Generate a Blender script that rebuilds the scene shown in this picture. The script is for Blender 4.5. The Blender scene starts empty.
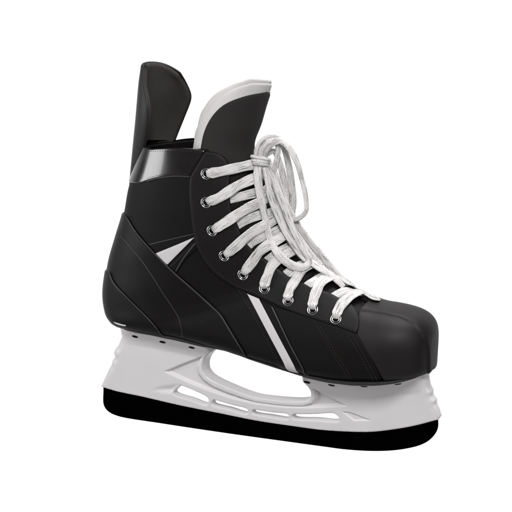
import bpy, math, random
import numpy as np
from mathutils import Vector
from mathutils.bvhtree import BVHTree
from mathutils.geometry import delaunay_2d_cdt
random.seed(4); rng = np.random.default_rng(4)
SC = bpy.context.scene
S = 0.0009                       # metres per drawing unit (one unit ~ one photo pixel at the skate)
D = 1778.0                       # camera distance in units

# ------------------------------------------------------------------ camera
AZ, EL, ROLL = math.radians(22), math.radians(14), math.radians(0.5)
_d = np.array([math.sin(AZ)*math.cos(EL), -math.cos(AZ)*math.cos(EL), math.sin(EL)])
_f = -_d
_r = np.cross(_f, [0, 0, 1]); _r /= np.linalg.norm(_r)
_u = np.cross(_r, _f)
CR = _r*math.cos(ROLL) + _u*math.sin(ROLL)
CU = -_r*math.sin(ROLL) + _u*math.cos(ROLL)
CO = np.array([24.0, 0, 190.0]) + _d*D
cd = bpy.data.cameras.new('camera'); cam = bpy.data.objects.new('camera', cd)
SC.collection.objects.link(cam); SC.camera = cam
from mathutils import Matrix
M = Matrix(((CR[0], CU[0], _d[0], CO[0]*S), (CR[1], CU[1], _d[1], CO[1]*S), (CR[2], CU[2], _d[2], CO[2]*S), (0, 0, 0, 1)))
cam.matrix_world = M
cd.sensor_width = 36; cd.lens = 36*D/512; cd.clip_start = 0.05; cd.clip_end = 100

# ------------------------------------------------------------------ light
SC.view_settings.view_transform = 'Standard'; SC.view_settings.look = 'None'
SC.view_settings.exposure = 0; SC.view_settings.gamma = 1
W = bpy.data.worlds.new('World'); SC.world = W; W.use_nodes = True
nt = W.node_tree; nt.nodes.clear()
out = nt.nodes.new('ShaderNodeOutputWorld'); bg = nt.nodes.new('ShaderNodeBackground')
tc = nt.nodes.new('ShaderNodeTexCoord'); dot = nt.nodes.new('ShaderNodeVectorMath'); dot.operation = 'DOT_PRODUCT'
dot.inputs[1].default_value = tuple(_f)
ramp = nt.nodes.new('ShaderNodeValToRGB')          # white studio sweep behind the skate, dim room behind the camera
ramp.color_ramp.elements[0].position = 0.22; ramp.color_ramp.elements[0].color = (0.06, 0.058, 0.058, 1)
ramp.color_ramp.elements[1].position = 0.62; ramp.color_ramp.elements[1].color = (1.02, 1.02, 1.02, 1)
sepz = nt.nodes.new('ShaderNodeVectorMath'); sepz.operation = 'DOT_PRODUCT'; sepz.inputs[1].default_value = (0, 0, -.52)   # added fill light from below, like bounce off an unbuilt white floor
mx = nt.nodes.new('ShaderNodeMath'); mx.operation = 'MAXIMUM'
nt.links.new(tc.outputs['Generated'], dot.inputs[0]); nt.links.new(tc.outputs['Generated'], sepz.inputs[0])
nt.links.new(dot.outputs['Value'], mx.inputs[0]); nt.links.new(sepz.outputs['Value'], mx.inputs[1]); nt.links.new(mx.outputs[0], ramp.inputs[0])
nt.links.new(ramp.outputs[0], bg.inputs[0]); bg.inputs[1].default_value = 1.0
nt.links.new(bg.outputs[0], out.inputs[0])

def area(name, loc, target, sx, sy, power, col=(1, 1, 1)):
    l = bpy.data.lights.new(name, 'AREA'); l.shape = 'RECTANGLE'; l.size = sx; l.size_y = sy
    l.energy = power; l.color = col
    o = bpy.data.objects.new(name, l); SC.collection.objects.link(o); o.location = loc
    o.rotation_euler = (Vector(target)-Vector(loc)).to_track_quat('-Z', 'Y').to_euler()
    return o
area('key_softbox', (0.62, -1.35, 1.35), (0, 0, 0.12), 0.45, 0.45, 35)
area('top_softbox', (0.15, 0.25, 1.35), (0.05, 0, 0.15), 0.6, 0.4, 18)
area('side_softbox', (1.25, -0.75, 0.42), (0.15, 0, 0.1), 0.5, 0.6, 5)
area('strip_softbox', (-1.15, -0.80, 0.35), (-0.05, 0, 0.2), 0.7, 0.9, 14)

# ------------------------------------------------------------------ materials
def mat(name, base, rough=0.6, spec=0.3, bump=None, bscale=900, bstr=0.3, metal=0.0, var=0.0, coat=0.0):
    m = bpy.data.materials.new(name); m.use_nodes = True
    n = m.node_tree.nodes; L = m.node_tree.links; p = n['Principled BSDF']
    p.inputs['Base Color'].default_value = (*base, 1); p.inputs['Roughness'].default_value = rough
    p.inputs['Specular IOR Level'].default_value = spec; p.inputs['Metallic'].default_value = metal
    p.inputs['Coat Weight'].default_value = coat
    t = n.new('ShaderNodeTexCoord')
    if var:
        no = n.new('ShaderNodeTexNoise'); no.inputs['Scale'].default_value = 26; no.inputs['Detail'].default_value = 6
        L.new(t.outputs['Object'], no.inputs['Vector'])
        r = n.new('ShaderNodeValToRGB')
        r.color_ramp.elements[0].position = .3; r.color_ramp.elements[1].position = .7
        r.color_ramp.elements[0].color = (*[c*(1-var) for c in base], 1); r.color_ramp.elements[1].color = (*[c*(1+var) for c in base], 1)
        L.new(no.outputs['Fac'], r.inputs[0]); L.new(r.outputs[0], p.inputs['Base Color'])
        mr = n.new('ShaderNodeMapRange'); mr.inputs['To Min'].default_value = rough-.08; mr.inputs['To Max'].default_value = rough+.08
        L.new(no.outputs['Fac'], mr.inputs['Value']); L.new(mr.outputs[0], p.inputs['Roughness'])
    if bump:
        b = n.new('ShaderNodeBump'); b.inputs['Strength'].default_value = bstr; b.inputs['Distance'].default_value = 0.0006
        if bump == 'noise':
            x = n.new('ShaderNodeTexNoise'); x.inputs['Scale'].default_value = bscale; x.inputs['Detail'].default_value = 4
            L.new(t.outputs['Object'], x.inputs['Vector']); h = x.outputs['Fac']
        elif bump == 'leather':
            x = n.new('ShaderNodeTexVoronoi'); x.inputs['Scale'].default_value = bscale
            L.new(t.outputs['Object'], x.inputs['Vector']); h = x.outputs['Distance']
        else:                                             # woven nylon
            hs = []
            for rot in (0.6, -0.75):
                mp = n.new('ShaderNodeMapping'); mp.inputs['Rotation'].default_value = (0, rot, 0)
                L.new(t.outputs['Object'], mp.inputs['Vector'])
                x = n.new('ShaderNodeTexWave'); x.wave_type = 'BANDS'; x.bands_direction = 'X'
                x.inputs['Scale'].default_value = bscale; x.inputs['Distortion'].default_value = 0.6
                L.new(mp.outputs[0], x.inputs['Vector']); hs.append(x.outputs['Fac'])
            mm = n.new('ShaderNodeMath'); mm.operation = 'MULTIPLY'; L.new(hs[0], mm.inputs[0]); L.new(hs[1], mm.inputs[1]); h = mm.outputs[0]
        L.new(h, b.inputs['Height']); L.new(b.outputs[0], p.inputs['Normal'])
    return m

M_NYLON = mat('black_nylon', (.0033, .0027, .0026), .55, .115, 'weave', 260, .22)
M_SYN = mat('black_synthetic_leather', (.0033, .0027, .0026), .46, .14, 'leather', 1500, .12, var=.15)
M_TOE = mat('black_toe_cap', (.0085, .0072, .007), .55, .2, 'noise', 1400, .16, var=.12)
M_FLAP = mat('black_eyestay_leather', (.0048, .004, .0039), .52, .17, 'leather', 1600, .14, var=.12)
M_BAND = mat('glossy_black_band', (.006, .005, .005), .2, .8, None, var=.1, coat=.35)
M_FELT = mat('dark_brown_felt', (.034, .031, .0295), .95, .1, 'noise', 1000, .9, var=.18)
M_SPINE = mat('dark_grey_plastic', (.012, .011, .011), .5, .22, 'noise', 1500, .08)
M_WFELT = mat('white_felt', (.5, .482, .482), .95, .1, 'noise', 1100, .45, var=.05)
M_TEXT = mat('black_tongue_textile', (.017, .0155, .015), .8, .2, 'weave', 330, .35, var=.1)
M_WHITE = mat('white_accent_vinyl', (.45, .435, .44), .5, .3, 'leather', 1500, .06)
M_THREAD = mat('grey_thread', (.025, .0225, .022), .8, .2)
M_PIPE = mat('black_piping', (.017, .0155, .0155), .45, .4)
M_HOLD = mat('white_moulded_plastic', (.53, .512, .52), .34, .45, 'noise', 900, .03, var=.025)
M_SOLE = mat('dark_outsole', (.016, .015, .015), .5, .3)
M_BLADE = mat('blackened_steel', (.0004, .0004, .0004), .6, .0)
M_HOLE = mat('black_hollow', (.0015, .0015, .0015), .8, .05)
M_RIVET = mat('dark_rivet', (.012, .012, .012), .4, .3)
M_SILVER = mat('nickel_metal', (.72, .72, .73), .22, .5, metal=1.0)

def lace_mat():
    m = bpy.data.materials.new('woven_white_lace'); m.use_nodes = True
    n = m.node_tree.nodes; L = m.node_tree.links; p = n['Principled BSDF']
    p.inputs['Roughness'].default_value = .5; p.inputs['Specular IOR Level'].default_value = .4
    uv = n.new('ShaderNodeUVMap'); uv.uv_map = 'UVMap'
    def wave(rot, sc, dist):
        mp = n.new('ShaderNodeMapping'); mp.inputs['Rotation'].default_value = (0, 0, rot)
        L.new(uv.outputs[0], mp.inputs['Vector'])
        w = n.new('ShaderNodeTexWave'); w.inputs['Scale'].default_value = sc; w.inputs['Distortion'].default_value = dist
        w.inputs['Detail'].default_value = 2; w.inputs['Detail Scale'].default_value = 1.5
        L.new(mp.outputs[0], w.inputs['Vector']); return w.outputs['Fac']
    def math_(op, a, b):
        x = n.new('ShaderNodeMath'); x.operation = op; L.new(a, x.inputs[0])
        if isinstance(b, float): x.inputs[1].default_value = b
        else: L.new(b, x.inputs[1])
        return x.outputs[0]
    def noise(scale, mx_, my_, lo, hi, det=3.0):
        ns = n.new('ShaderNodeTexNoise'); ns.inputs['Scale'].default_value = scale; ns.inputs['Detail'].default_value = det
        mp = n.new('ShaderNodeMapping'); mp.inputs['Scale'].default_value = (mx_, my_, 1)
        L.new(uv.outputs[0], mp.inputs['Vector']); L.new(mp.outputs[0], ns.inputs['Vector'])
        st = n.new('ShaderNodeMapRange'); st.inputs['From Min'].default_value = lo; st.inputs['From Max'].default_value = hi
        L.new(ns.outputs['Fac'], st.inputs['Value']); return st.outputs[0]
    thr = noise(1.0, .06, 1.5, .36, .52, 2.0)                           # long dark threads running along the lace
    dash = wave(1.02, .16, 2.2)                                          # slanting stitches of the braid
    dash2 = wave(-1.02, .16, 2.2)
    where = noise(.14, .45, 1.5, .43, .57); where2 = noise(.11, .5, .9, .46, .6)
    h1 = math_('MAXIMUM', math_('MAXIMUM', dash, dash2), where)
    h2 = math_('MAXIMUM', thr, where2)
    h = math_('MULTIPLY', math_('ADD', math_('MULTIPLY', h1, .55), .45), math_('ADD', math_('MULTIPLY', h2, .75), .25))
    fine = wave(1.5708, .55, .3)                                         # fine fibres, relief only
    r = n.new('ShaderNodeValToRGB')
    r.color_ramp.elements[0].position = .1; r.color_ramp.elements[0].color = (.12, .113, .11, 1)
    r.color_ramp.elements[1].position = .8; r.color_ramp.elements[1].color = (.56, .543, .54, 1)
    L.new(h, r.inputs[0]); L.new(r.outputs[0], p.inputs['Base Color'])
    h = math_('ADD', h, math_('MULTIPLY', fine, .3))
    bp = n.new('ShaderNodeBump'); bp.inputs['Strength'].default_value = .55; bp.inputs['Distance'].default_value = .0008
    L.new(h, bp.inputs['Height']); L.new(bp.outputs[0], p.inputs['Normal'])
    return m
M_LACE = lace_mat()

# ------------------------------------------------------------------ helpers
def mesh(name, v, f, m, parent, smooth=True, uvs=None):
    me = bpy.data.meshes.new(name)
    me.from_pydata([tuple(float(c)*S for c in p) for p in v], [], [tuple(int(i) for i in q) for q in f])
    me.materials.append(m)
    if uvs is not None:
        l = me.uv_layers.new(name='UVMap')
        for lp in me.loops: l.data[lp.index].uv = uvs[lp.vertex_index]
    me.update()
    if smooth: me.polygons.foreach_set('use_smooth', [True]*len(me.polygons))
    o = bpy.data.objects.new(name, me); SC.collection.objects.link(o)
    if parent is not None: o.parent = parent
    return o

def ray(px, py):
    d = _f + CR*(px-256)/D - CU*(py-256)/D
    return d/np.linalg.norm(d)
def P(px, py, y=0.0):
    d = ray(px, py); t = (y-CO[1])/d[1]; return CO + d*t
def proj(p):
    v = np.asarray(p, float) - CO; z = v @ _f
    return np.stack([256 + D*(v @ CR)/z, 256 - D*(v @ CU)/z], -1)

def pchip(xs, ys, q):
    xs = np.asarray(xs, float); ys = np.asarray(ys, float)
    one = ys.ndim == 1
    if one: ys = ys[:, None]
    h = np.diff(xs)[:, None]; dl = np.diff(ys, axis=0)/h
    m = np.zeros_like(ys)
    w1 = 2*h[1:]+h[:-1]; w2 = h[1:]+2*h[:-1]
    same = dl[:-1]*dl[1:] > 0
    with np.errstate(all='ignore'):
        hm = (w1+w2)/(w1/dl[:-1]+w2/dl[1:])
    m[1:-1] = np.where(same, hm, 0); m[0] = dl[0]; m[-1] = dl[-1]
    q = np.asarray(q, float); i = np.clip(np.searchsorted(xs, q)-1, 0, len(xs)-2)
    t = ((q-xs[i])/(xs[i+1]-xs[i]))[:, None]; hh = h[i]
    r = (2*t**3-3*t**2+1)*ys[i]+(t**3-2*t**2+t)*hh*m[i]+(-2*t**3+3*t**2)*ys[i+1]+(t**3-t**2)*hh*m[i+1]
    return r[:, 0] if one else r

def catmull(pts, step):
    p = np.asarray(pts, float)
    if len(p) == 2:
        n = max(2, int(np.linalg.norm(p[1]-p[0])/step)+1)
        return p[0]+(p[1]-p[0])*np.linspace(0, 1, n)[:, None]
    c = np.concatenate([[0], np.cumsum(np.linalg.norm(np.diff(p[:, :3], axis=0), axis=1)**.5)])
    # non-uniform Catmull-Rom tangents
    m = np.zeros_like(p)
    for i in range(len(p)):
        if i == 0: m[i] = (p[1]-p[0])/(c[1]-c[0])
        elif i == len(p)-1: m[i] = (p[-1]-p[-2])/(c[-1]-c[-2])
        else:
            a = (p[i]-p[i-1])/(c[i]-c[i-1]); b = (p[i+1]-p[i])/(c[i+1]-c[i]); m[i] = (a*(c[i+1]-c[i])+b*(c[i]-c[i-1]))/(c[i+1]-c[i-1])
    o = []
    for i in range(len(p)-1):
        L = np.linalg.norm(p[i+1]-p[i]); n = max(1, int(round(L/step))); h = c[i+1]-c[i]
        t = np.linspace(0, 1, n, endpoint=False)[:, None]
        o.append((2*t**3-3*t**2+1)*p[i]+(t**3-2*t**2+t)*h*m[i]+(-2*t**3+3*t**2)*p[i+1]+(t**3-t**2)*h*m[i+1])
    o.append(p[-1:]); return np.concatenate(o)

def inside(poly, q):
    x, y = q[:, 0], q[:, 1]; r = np.zeros(len(q), bool); n = len(poly); j = n-1
    for i in range(n):
        xi, yi = poly[i]; xj, yj = poly[j]
        c = (yi > y) != (yj > y)
        with np.errstate(all='ignore'):
            r ^= c & (x < (xj-xi)*(y-yi)/(yj-yi)+xi)
        j = i
    return r
def segdist(poly, q, closed=True):
    a = np.asarray(poly, float); b = np.roll(a, -1, 0)
    if not closed: a, b = a[:-1], b[:-1]
    d = np.full(len(q), 1e9)
    for p0, p1 in zip(a, b):
        e = p1-p0; t = np.clip(((q-p0) @ e)/max(e @ e, 1e-12), 0, 1)
        d = np.minimum(d, np.linalg.norm(q-p0-t[:, None]*e, axis=1))
    return d

class Form:
    """near half (y<=0) of a surface as a grid: rows along u, columns v from the back/bottom midline to the front/top midline; the far half mirrors it"""
    def __init__(s, G):
        s.G = G; s.nu, s.nv = G.shape[:2]
        du = np.gradient(G, axis=0); dv = np.gradient(G, axis=1)
        N = np.cross(du, dv); L = np.linalg.norm(N, axis=2, keepdims=True); N = N/np.maximum(L, 1e-9)
        N[:, 0, 1] = 0; N[:, -1, 1] = 0
        c = G.mean(axis=1, keepdims=True).copy(); c[..., 1] = 0
        sg = np.sign(((G-c)*N).sum(2).sum()); N = N*sg
        N /= np.maximum(np.linalg.norm(N, axis=2, keepdims=True), 1e-9); s.N = N
        v = G.reshape(-1, 3); f = []
        nv = s.nv
        for i in range(s.nu-1):
            for j in range(nv-1):
                a = i*nv+j; f.append((a, a+1, a+nv)); f.append((a+1, a+nv+1, a+nv))
        s.bvh = BVHTree.FromPolygons([tuple(x) for x in v], f); s.f = f
        s.pp = proj(v); s.front = ((v-CO)*N.reshape(-1, 3)).sum(1) < 0
        s.Lu = np.linalg.norm(np.diff(G[:, nv//2], axis=0), axis=1).sum(); s.Lv = np.linalg.norm(np.diff(G[s.nu//3], axis=0), axis=1).sum()
    def _b(s, A, u, v):
        u = np.asarray(u, float); v = np.asarray(v, float)
        fl = np.ones_like(v)
        fl = np.where((v > 1) | (v < 0), -1.0, 1.0); v = np.where(v > 1, 2-v, np.abs(v))
        x = np.clip(u, 0, 1)*(s.nu-1); y = np.clip(v, 0, 1)*(s.nv-1)
        i = np.minimum(x.astype(int), s.nu-2); j = np.minimum(y.astype(int), s.nv-2)
        a = (x-i)[..., None]; b = (y-j)[..., None]
        r = A[i, j]*(1-a)*(1-b)+A[i+1, j]*a*(1-b)+A[i, j+1]*(1-a)*b+A[i+1, j+1]*a*b
        r = r.copy(); r[..., 1] *= fl; return r
    def at(s, u, v, off=0.0):
        n = s._b(s.N, u, v); n /= np.maximum(np.linalg.norm(n, axis=-1, keepdims=True), 1e-9)
        return s._b(s.G, u, v)+n*np.asarray(off)[..., None], n
    def uv(s, px, py):
        h = s.bvh.ray_cast(Vector(CO), Vector(ray(px, py)))
        if h[0] is None:
            d = np.hypot(s.pp[:, 0]-px, s.pp[:, 1]-py); d[~s.front] += 3; k = int(d.argmin())
            return (k//s.nv)/(s.nu-1), (k % s.nv)/(s.nv-1)
        t = s.f[h[2]]; A, B, C = (s.G.reshape(-1, 3)[k] for k in t); p = np.array(h[0])
        v0, v1, v2 = B-A, C-A, p-A; d00, d01, d11, d20, d21 = v0@v0, v0@v1, v1@v1, v2@v0, v2@v1
        den = d00*d11-d01*d01 or 1e-12; b = (d11*d20-d01*d21)/den; c = (d00*d21-d01*d20)/den
        U = [(k//s.nv)/(s.nu-1) for k in t]; V = [(k % s.nv)/(s.nv-1) for k in t]
        return U[0]*(1-b-c)+U[1]*b+U[2]*c, V[0]*(1-b-c)+V[1]*b+V[2]*c
    def mid(s, px, py, v):
        p = P(px, py, 0); j = 0 if v == 0 else s.nv-1
        k = np.linalg.norm(s.G[:, j]-p, axis=1).argmin(); return k/(s.nu-1), float(v)
    def res(s, q):
        """px pair | ('m0'|'m1',px,py) on a midline | ('uv',u,v)"""
        if q[0] == 'uv': return q[1], q[2]
        if q[0] == 'm0': return s.mid(q[1], q[2], 0)
        if q[0] == 'm1': return s.mid(q[1], q[2], 1)
        return s.uv(*q)
    def dense(s, pts):
        """runs of photo points are smoothed in the picture before they are laid on the surface"""
        o = []; run = []
        def flush():
            if len(run) > 1: o.extend(s.uv(*q) for q in catmull(np.array(run, float), 5.0))
            elif run: o.append(s.uv(*run[0]))
            run.clear()
        for q in pts:
            if isinstance(q[0], str): flush(); o.append(s.res(q))
            else: run.append(q)
        flush(); return np.array(o)
    def path(s, pts, step=2.0, off=0.0, smooth=True):
        uv = s.dense(pts); sc = np.array([s.Lu, s.Lv])
        c = catmull(uv*sc, step) if smooth else np.concatenate([catmull((uv*sc)[i:i+2], step)[(1 if i else 0):] for i in range(len(uv)-1)])
        c = c/sc; p, n = s.at(c[:, 0], c[:, 1], np.full(len(c), off)); return p, n, c

def panel_mesh(form, pts, thick, er=2.0, base=0.0, smooth=True, spacing=3.0, extra=None, both=True, join=None, hide=(), uvpoly=None):
    """raised panel lying on a form; returns verts, faces (near side, plus mirrored far side if both)"""
    sc = np.array([form.Lu, form.Lv])
    if uvpoly is None:
        # corners: list of edges lists ; pts is a list of polylines joined end to end
        ring = []
        for seg in pts:
            uv = form.dense(seg)*sc
            c = catmull(uv, 2.0); ring.append(c if not ring else (c if np.linalg.norm(c[0]-ring[-1][-1]) > 1e-6 else c[1:]))
        B = np.concatenate(ring)
    else: B = uvpoly*sc
    k = np.linalg.norm(B-np.roll(B, 1, 0), axis=1) > .35; B = B[k]
    n = len(B)
    area2 = (B[:, 0]*np.roll(B[:, 1], -1)-np.roll(B[:, 0], -1)*B[:, 1]).sum()
    if area2 < 0: B = B[::-1]
    T = np.roll(B, -1, 0)-np.roll(B, 1, 0); T /= np.maximum(np.linalg.norm(T, axis=1, keepdims=True), 1e-9)
    Nn = np.stack([-T[:, 1], T[:, 0]], 1)
    lo, hi = B.min(0), B.max(0)
    gx = np.arange(lo[0], hi[0], spacing); gy = np.arange(lo[1], hi[1], spacing)
    g = np.array([(a+(spacing/2 if k % 2 else 0), b) for k, b in enumerate(gy) for a in gx]).reshape(-1, 2)
    cand = []
    for d in (.25*er, .6*er, 1.0*er):
        r = B+Nn*d; ok = inside(B, r); dd = segdist(B, r); cand.append(r[ok & (dd > .85*d)])
    if len(g):
        ok = inside(B, g); g = g[ok]
        if len(g): g = g[segdist(B, g) > er+spacing*.45]
    A = np.concatenate([B]+cand+[g]) if len(g) else np.concatenate([B]+cand)
    vv, ee, ff, *_ = delaunay_2d_cdt([Vector(p) for p in A], [(i, (i+1) % n) for i in range(n)], [], 1, 1e-4)
    V = np.array([tuple(p) for p in vv])
    # true distance to the edge, in 3-D
    q = V/sc; P3, _n = form.at(q[:, 0], q[:, 1])
    B3, _ = form.at(B[:, 0]/sc[0], B[:, 1]/sc[1])
    keep = np.ones(len(B), bool)
    if join is not None: keep = (np.abs(B[:, 1]/sc[1]-join) > 1e-3) & (B[:, 0]/sc[0] < .9995)
    d = np.full(len(V), 1e9)
    for i in range(n):
        j = (i+1) % n
        if not (keep[i] or keep[j]): continue
        e = B3[j]-B3[i]; t = np.clip(((P3-B3[i]) @ e)/max(e @ e, 1e-9), 0, 1)
        d = np.minimum(d, np.linalg.norm(P3-B3[i]-t[:, None]*e, axis=1))
    x = np.clip(1-d/er, 0, 1); h = base+thick*(0.35+0.65*np.sqrt(np.maximum(0, 1-x*x)))
    if extra is not None: h = h+extra(P3)
    top, _ = form.at(q[:, 0], q[:, 1], h)
    verts = [tuple(p) for p in top]; faces = [tuple(f) for f in ff]
    # orient faces outward
    fix = []
    for f in faces:
        a, b, c = (top[i] for i in f[:3]); nn = np.cross(b-a, c-a)
        fix.append(f if nn @ _n[f[0]] > 0 else f[::-1])
    faces = fix
    cnt = {}
    for f in faces:
        for i in range(len(f)):
            a, b = f[i], f[(i+1) % len(f)]; cnt[(a, b)] = 1
    bnd = [(a, b) for (a, b) in cnt if (b, a) not in cnt]
    low, _ = form.at(q[:, 0], q[:, 1], np.full(len(q), base-1.0)); mp = {}
    for a, b in bnd:
        if join is not None and ((abs(q[a, 1]-join) < 1e-3 and abs(q[b, 1]-join) < 1e-3) or (q[a, 0] > .9995 and q[b, 0] > .9995)): continue
        for k in (a, b):
            if k not in mp: mp[k] = len(verts); verts.append(tuple(low[k]))
        faces.append((b, a, mp[a], mp[b]))
    if both:
        o = len(verts); verts += [(x, -y, z) for x, y, z in verts]; faces += [tuple(i+o for i in f[::-1]) for f in faces]
    return verts, faces

def weld(o, d=0.05):
    import bmesh
    bm = bmesh.new(); bm.from_mesh(o.data); bmesh.ops.remove_doubles(bm, verts=bm.verts, dist=d*S); bm.to_mesh(o.data); bm.free(); o.data.update()
    return o
def panel(name, form, pts, m, parent, thick=1.5, **k):
    two = k.get('join') is None; k['both'] = not two
    v, f = panel_mesh(form, pts, thick, **k); o = weld(mesh(name, v, f, m, parent))
    if two: mesh(name, [(x, -y, z) for x, y, z in v], [q[::-1] for q in f], m, parent)
    return o

def sweep(path, nrm, hw, ht, nseg=12, p=2.0, closed=False, twist=None, v0=0, cap=True):
    """flattened tube along path; hw half width across, ht half thickness along nrm. returns verts, faces, uvs"""
    path = np.asarray(path, float); n = len(path)
    t = np.gradient(path, axis=0); t /= np.maximum(np.linalg.norm(t, axis=1, keepdims=True), 1e-9)
    nrm = nrm-(nrm*t).sum(1, keepdims=True)*t; nrm /= np.maximum(np.linalg.norm(nrm, axis=1, keepdims=True), 1e-9)
    b = np.cross(t, nrm)
    if np.isscalar(hw): hw = np.full(n, hw)
    if np.isscalar(ht): ht = np.full(n, ht)
    s = np.concatenate([[0], np.cumsum(np.linalg.norm(np.diff(path, axis=0), axis=1))])
    V = []; U = []; F = []
    for i in range(n):
        for k in range(nseg):
            a = 2*math.pi*k/nseg; c, d = math.cos(a), math.sin(a)
            c = math.copysign(abs(c)**(2/p), c); d = math.copysign(abs(d)**(2/p), d)
            V.append(path[i]+b[i]*hw[i]*c+nrm[i]*ht[i]*d); U.append((s[i], hw[i]*c+(30 if d < 0 else 0)*0))
    for i in range(n-1):
        for k in range(nseg):
            a = i*nseg+k; bb = i*nseg+(k+1) % nseg; F.append((a, bb, bb+nseg, a+nseg))
    if cap: F.append(tuple(range(nseg))[::-1]); F.append(tuple((n-1)*nseg+k for k in range(nseg)))
    V = np.array(V)
    return [tuple(v) for v in V], F, U

class Runs:
    def __init__(s): s.r = []
    def build(s, parent, flip=(1,)):
        for b in s.r:
            for g in flip:
                q = Bag(); q.v = [(x, y*g, z) for x, y, z in b.v]; q.f = b.f if g == 1 else [f[::-1] for f in b.f]; q.u = b.u; q.build('stitching', M_THREAD, parent)
class Bag:
    def __init__(s): s.v = []; s.f = []; s.u = []
    def add(s, r):
        o = len(s.v); s.v += r[0]; s.f += [tuple(i+o for i in f) for f in r[1]]
        s.u += r[2] if len(r) > 2 else [(0, 0)]*len(r[0])
    def mirror(s):
        o = len(s.v); s.v += [(x, -y, z) for x, y, z in s.v]; s.f += [tuple(i+o for i in f[::-1]) for f in s.f]; s.u += list(s.u)
    def build(s, name, m, parent, uv=False, smooth=True):
        return mesh(name, s.v, s.f, m, parent, smooth, s.u if uv else None)

def piping(name, form, pts, r, off, parent, m=None, both=True, smooth=True, flat=.7):
    p, n, c = form.path(pts, 2.0, off, smooth); b = Bag()
    taper = np.ones(len(p)); taper[0] = taper[-1] = .3
    b.add(sweep(p, n, r*taper, r*flat*taper, 8))
    o = b.build(name, m or M_PIPE, parent)
    if both: b.v = [(x, -y, z) for x, y, z in b.v]; b.f = [q[::-1] for q in b.f]; b.build(name, m or M_PIPE, parent)
    return o
def stitch_into(bag, form, pts, off, ln=2.0, gap=.9, r=.32, smooth=True):
    p, n, c = form.path(pts, .5, off, smooth); runs = bag; bag = Bag(); runs.r.append(bag)
    s = np.concatenate([[0], np.cumsum(np.linalg.norm(np.diff(p, axis=0), axis=1))]); x = .5
    while x+ln < s[-1]:
        q = np.linspace(x, x+ln, 5); w = np.array([.25, .85, 1, .85, .25])
        pp = np.stack([np.interp(q, s, p[:, k]) for k in range(3)], 1); nn = np.stack([np.interp(q, s, n[:, k]) for k in range(3)], 1)
        pp = pp+nn*(np.array([-.25, .08, .15, .08, -.25])[:, None])
        bag.add(sweep(pp, nn, r*w, r*.8*w, 6)); x += ln+gap

# ------------------------------------------------------------------ the forms
def zsole(x):
    xs = [-150, -131, -105, -80, -51, -24, 3, 30, 58, 86, 114, 140, 165, 184, 197, 208, 216]
    zs = [107, 105.8, 105.1, 104.5, 102.6, 99.3, 97, 91.6, 87.4, 83.9, 82.2, 83.2, 86.2, 89.6, 92.4, 95.4, 98.2]
    return np.interp(x, xs, zs)
def wsole(x):
    xs = [-128, -125.5, -119, -110, -96, -60, -20, 20, 60, 100, 140, 160, 172, 182, 191, 201, 207.5, 211, 212.8]
    ws = [0, 10, 19, 25.5, 28.8, 30.5, 29.5, 29, 33, 38.5, 42, 42.5, 41.5, 38.5, 33, 25, 17, 10, 0]
    return np.interp(x, xs, ws)
st = [  # T(x,z)   B(x,z)      W    tc   pb   pt
    ((11, 322), (-92, 318), 32, .48, 2.3, 2.3),
    ((16, 303), (-98.8, 292), 32, .48, 2.3, 2.3),
    ((23, 282), (-105, 274), 33.5, .48, 2.3, 2.3),
    ((30, 262), (-114, 249), 35, .48, 2.3, 2.3),
    ((38, 240), (-119.5, 223), 36, .48, 2.25, 2.25),
    ((49, 221), (-128.5, 196), 36, .47, 2.2, 2.2),
    ((60, 205), (-138, 164), 35, .46, 2.2, 2.2),
    ((70, 194), (-142, 134), 34, .44, 2.3, 2.2),
    ((80, 187), (-138.5, 115), 33, .43, 2.6, 2.2),
    ((86, 184), (-126, 106.3), 32.5, .42, 3.6, 2.2),
    ((92, 181), (-105, 105.1), 32.5, .41, 4.6, 2.2),
    ((99, 177.5), (-62, 103.5), 34, .40, 5, 2.25),
    ((108, 173), (-10, 98), 36.5, .38, 5, 2.3),
    ((119, 168), (40, 89.8), 39.5, .36, 5, 2.35),
    ((131, 161.5), (85, 84), 42, .36, 5, 2.4),
    ((145, 155.5), (122, 82.3), 43.3, .38, 5, 2.45),
]
for k in range(0, 13):
    ph = k/12; x = 155+54.0*math.sin(ph*math.pi/2)
    w = 43.5*max(0, 1-((x-155)/54.0)**2.6)**(1/2.6); zt = 116+(37-.06*(x-146))*max(0, 1-((x-146)/64)**4.0)**(1/4.0)
    st.append(((x+4*(1-ph)**1.5, zt), (x, float(zsole(x))), max(w, .02), .40+.08*ph, 5, 2.5+.5*ph))
NU, NV = 340, 130
arr = np.array([[t[0], t[1], b[0], b[1], w, tc_, pb, pt] for t, b, w, tc_, pb, pt in st])
cs = np.concatenate([[0], np.cumsum(.5*np.linalg.norm(np.diff(arr[:, 0:2], axis=0), axis=1)+.5*np.linalg.norm(np.diff(arr[:, 2:4], axis=0), axis=1)+.8*np.abs(np.diff(arr[:, 4])))])
cs /= cs[-1]
US = pchip(cs, arr, np.linspace(0, 1, NU)); U_COLLAR = cs[1]
G = np.zeros((NU, NV, 3)); th = np.linspace(0, math.pi, 500)
for i, (tx, tz, bx, bz, w, tcc, pb, pt) in enumerate(US):
    lo = th < math.pi/2; s_, c_ = np.sin(th), np.abs(np.cos(th)); s_[-1] = 0
    t = np.where(lo, tcc*(1-c_**(2/pb)), tcc+(1-tcc)*c_**(2/pt)); ww = w*np.where(lo, s_**(2/pb), s_**(2/pt))
    L = math.hypot(tx-bx, tz-bz); a = np.concatenate([[0], np.cumsum(np.hypot(np.diff(t)*L, np.diff(ww)))])
    q = np.linspace(0, a[-1], NV); t = np.interp(q, a, t); ww = np.interp(q, a, ww); ww[0] = ww[-1] = 0
    G[i, :, 0] = bx+(tx-bx)*t; G[i, :, 1] = -ww; G[i, :, 2] = bz+(tz-bz)*t
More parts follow.
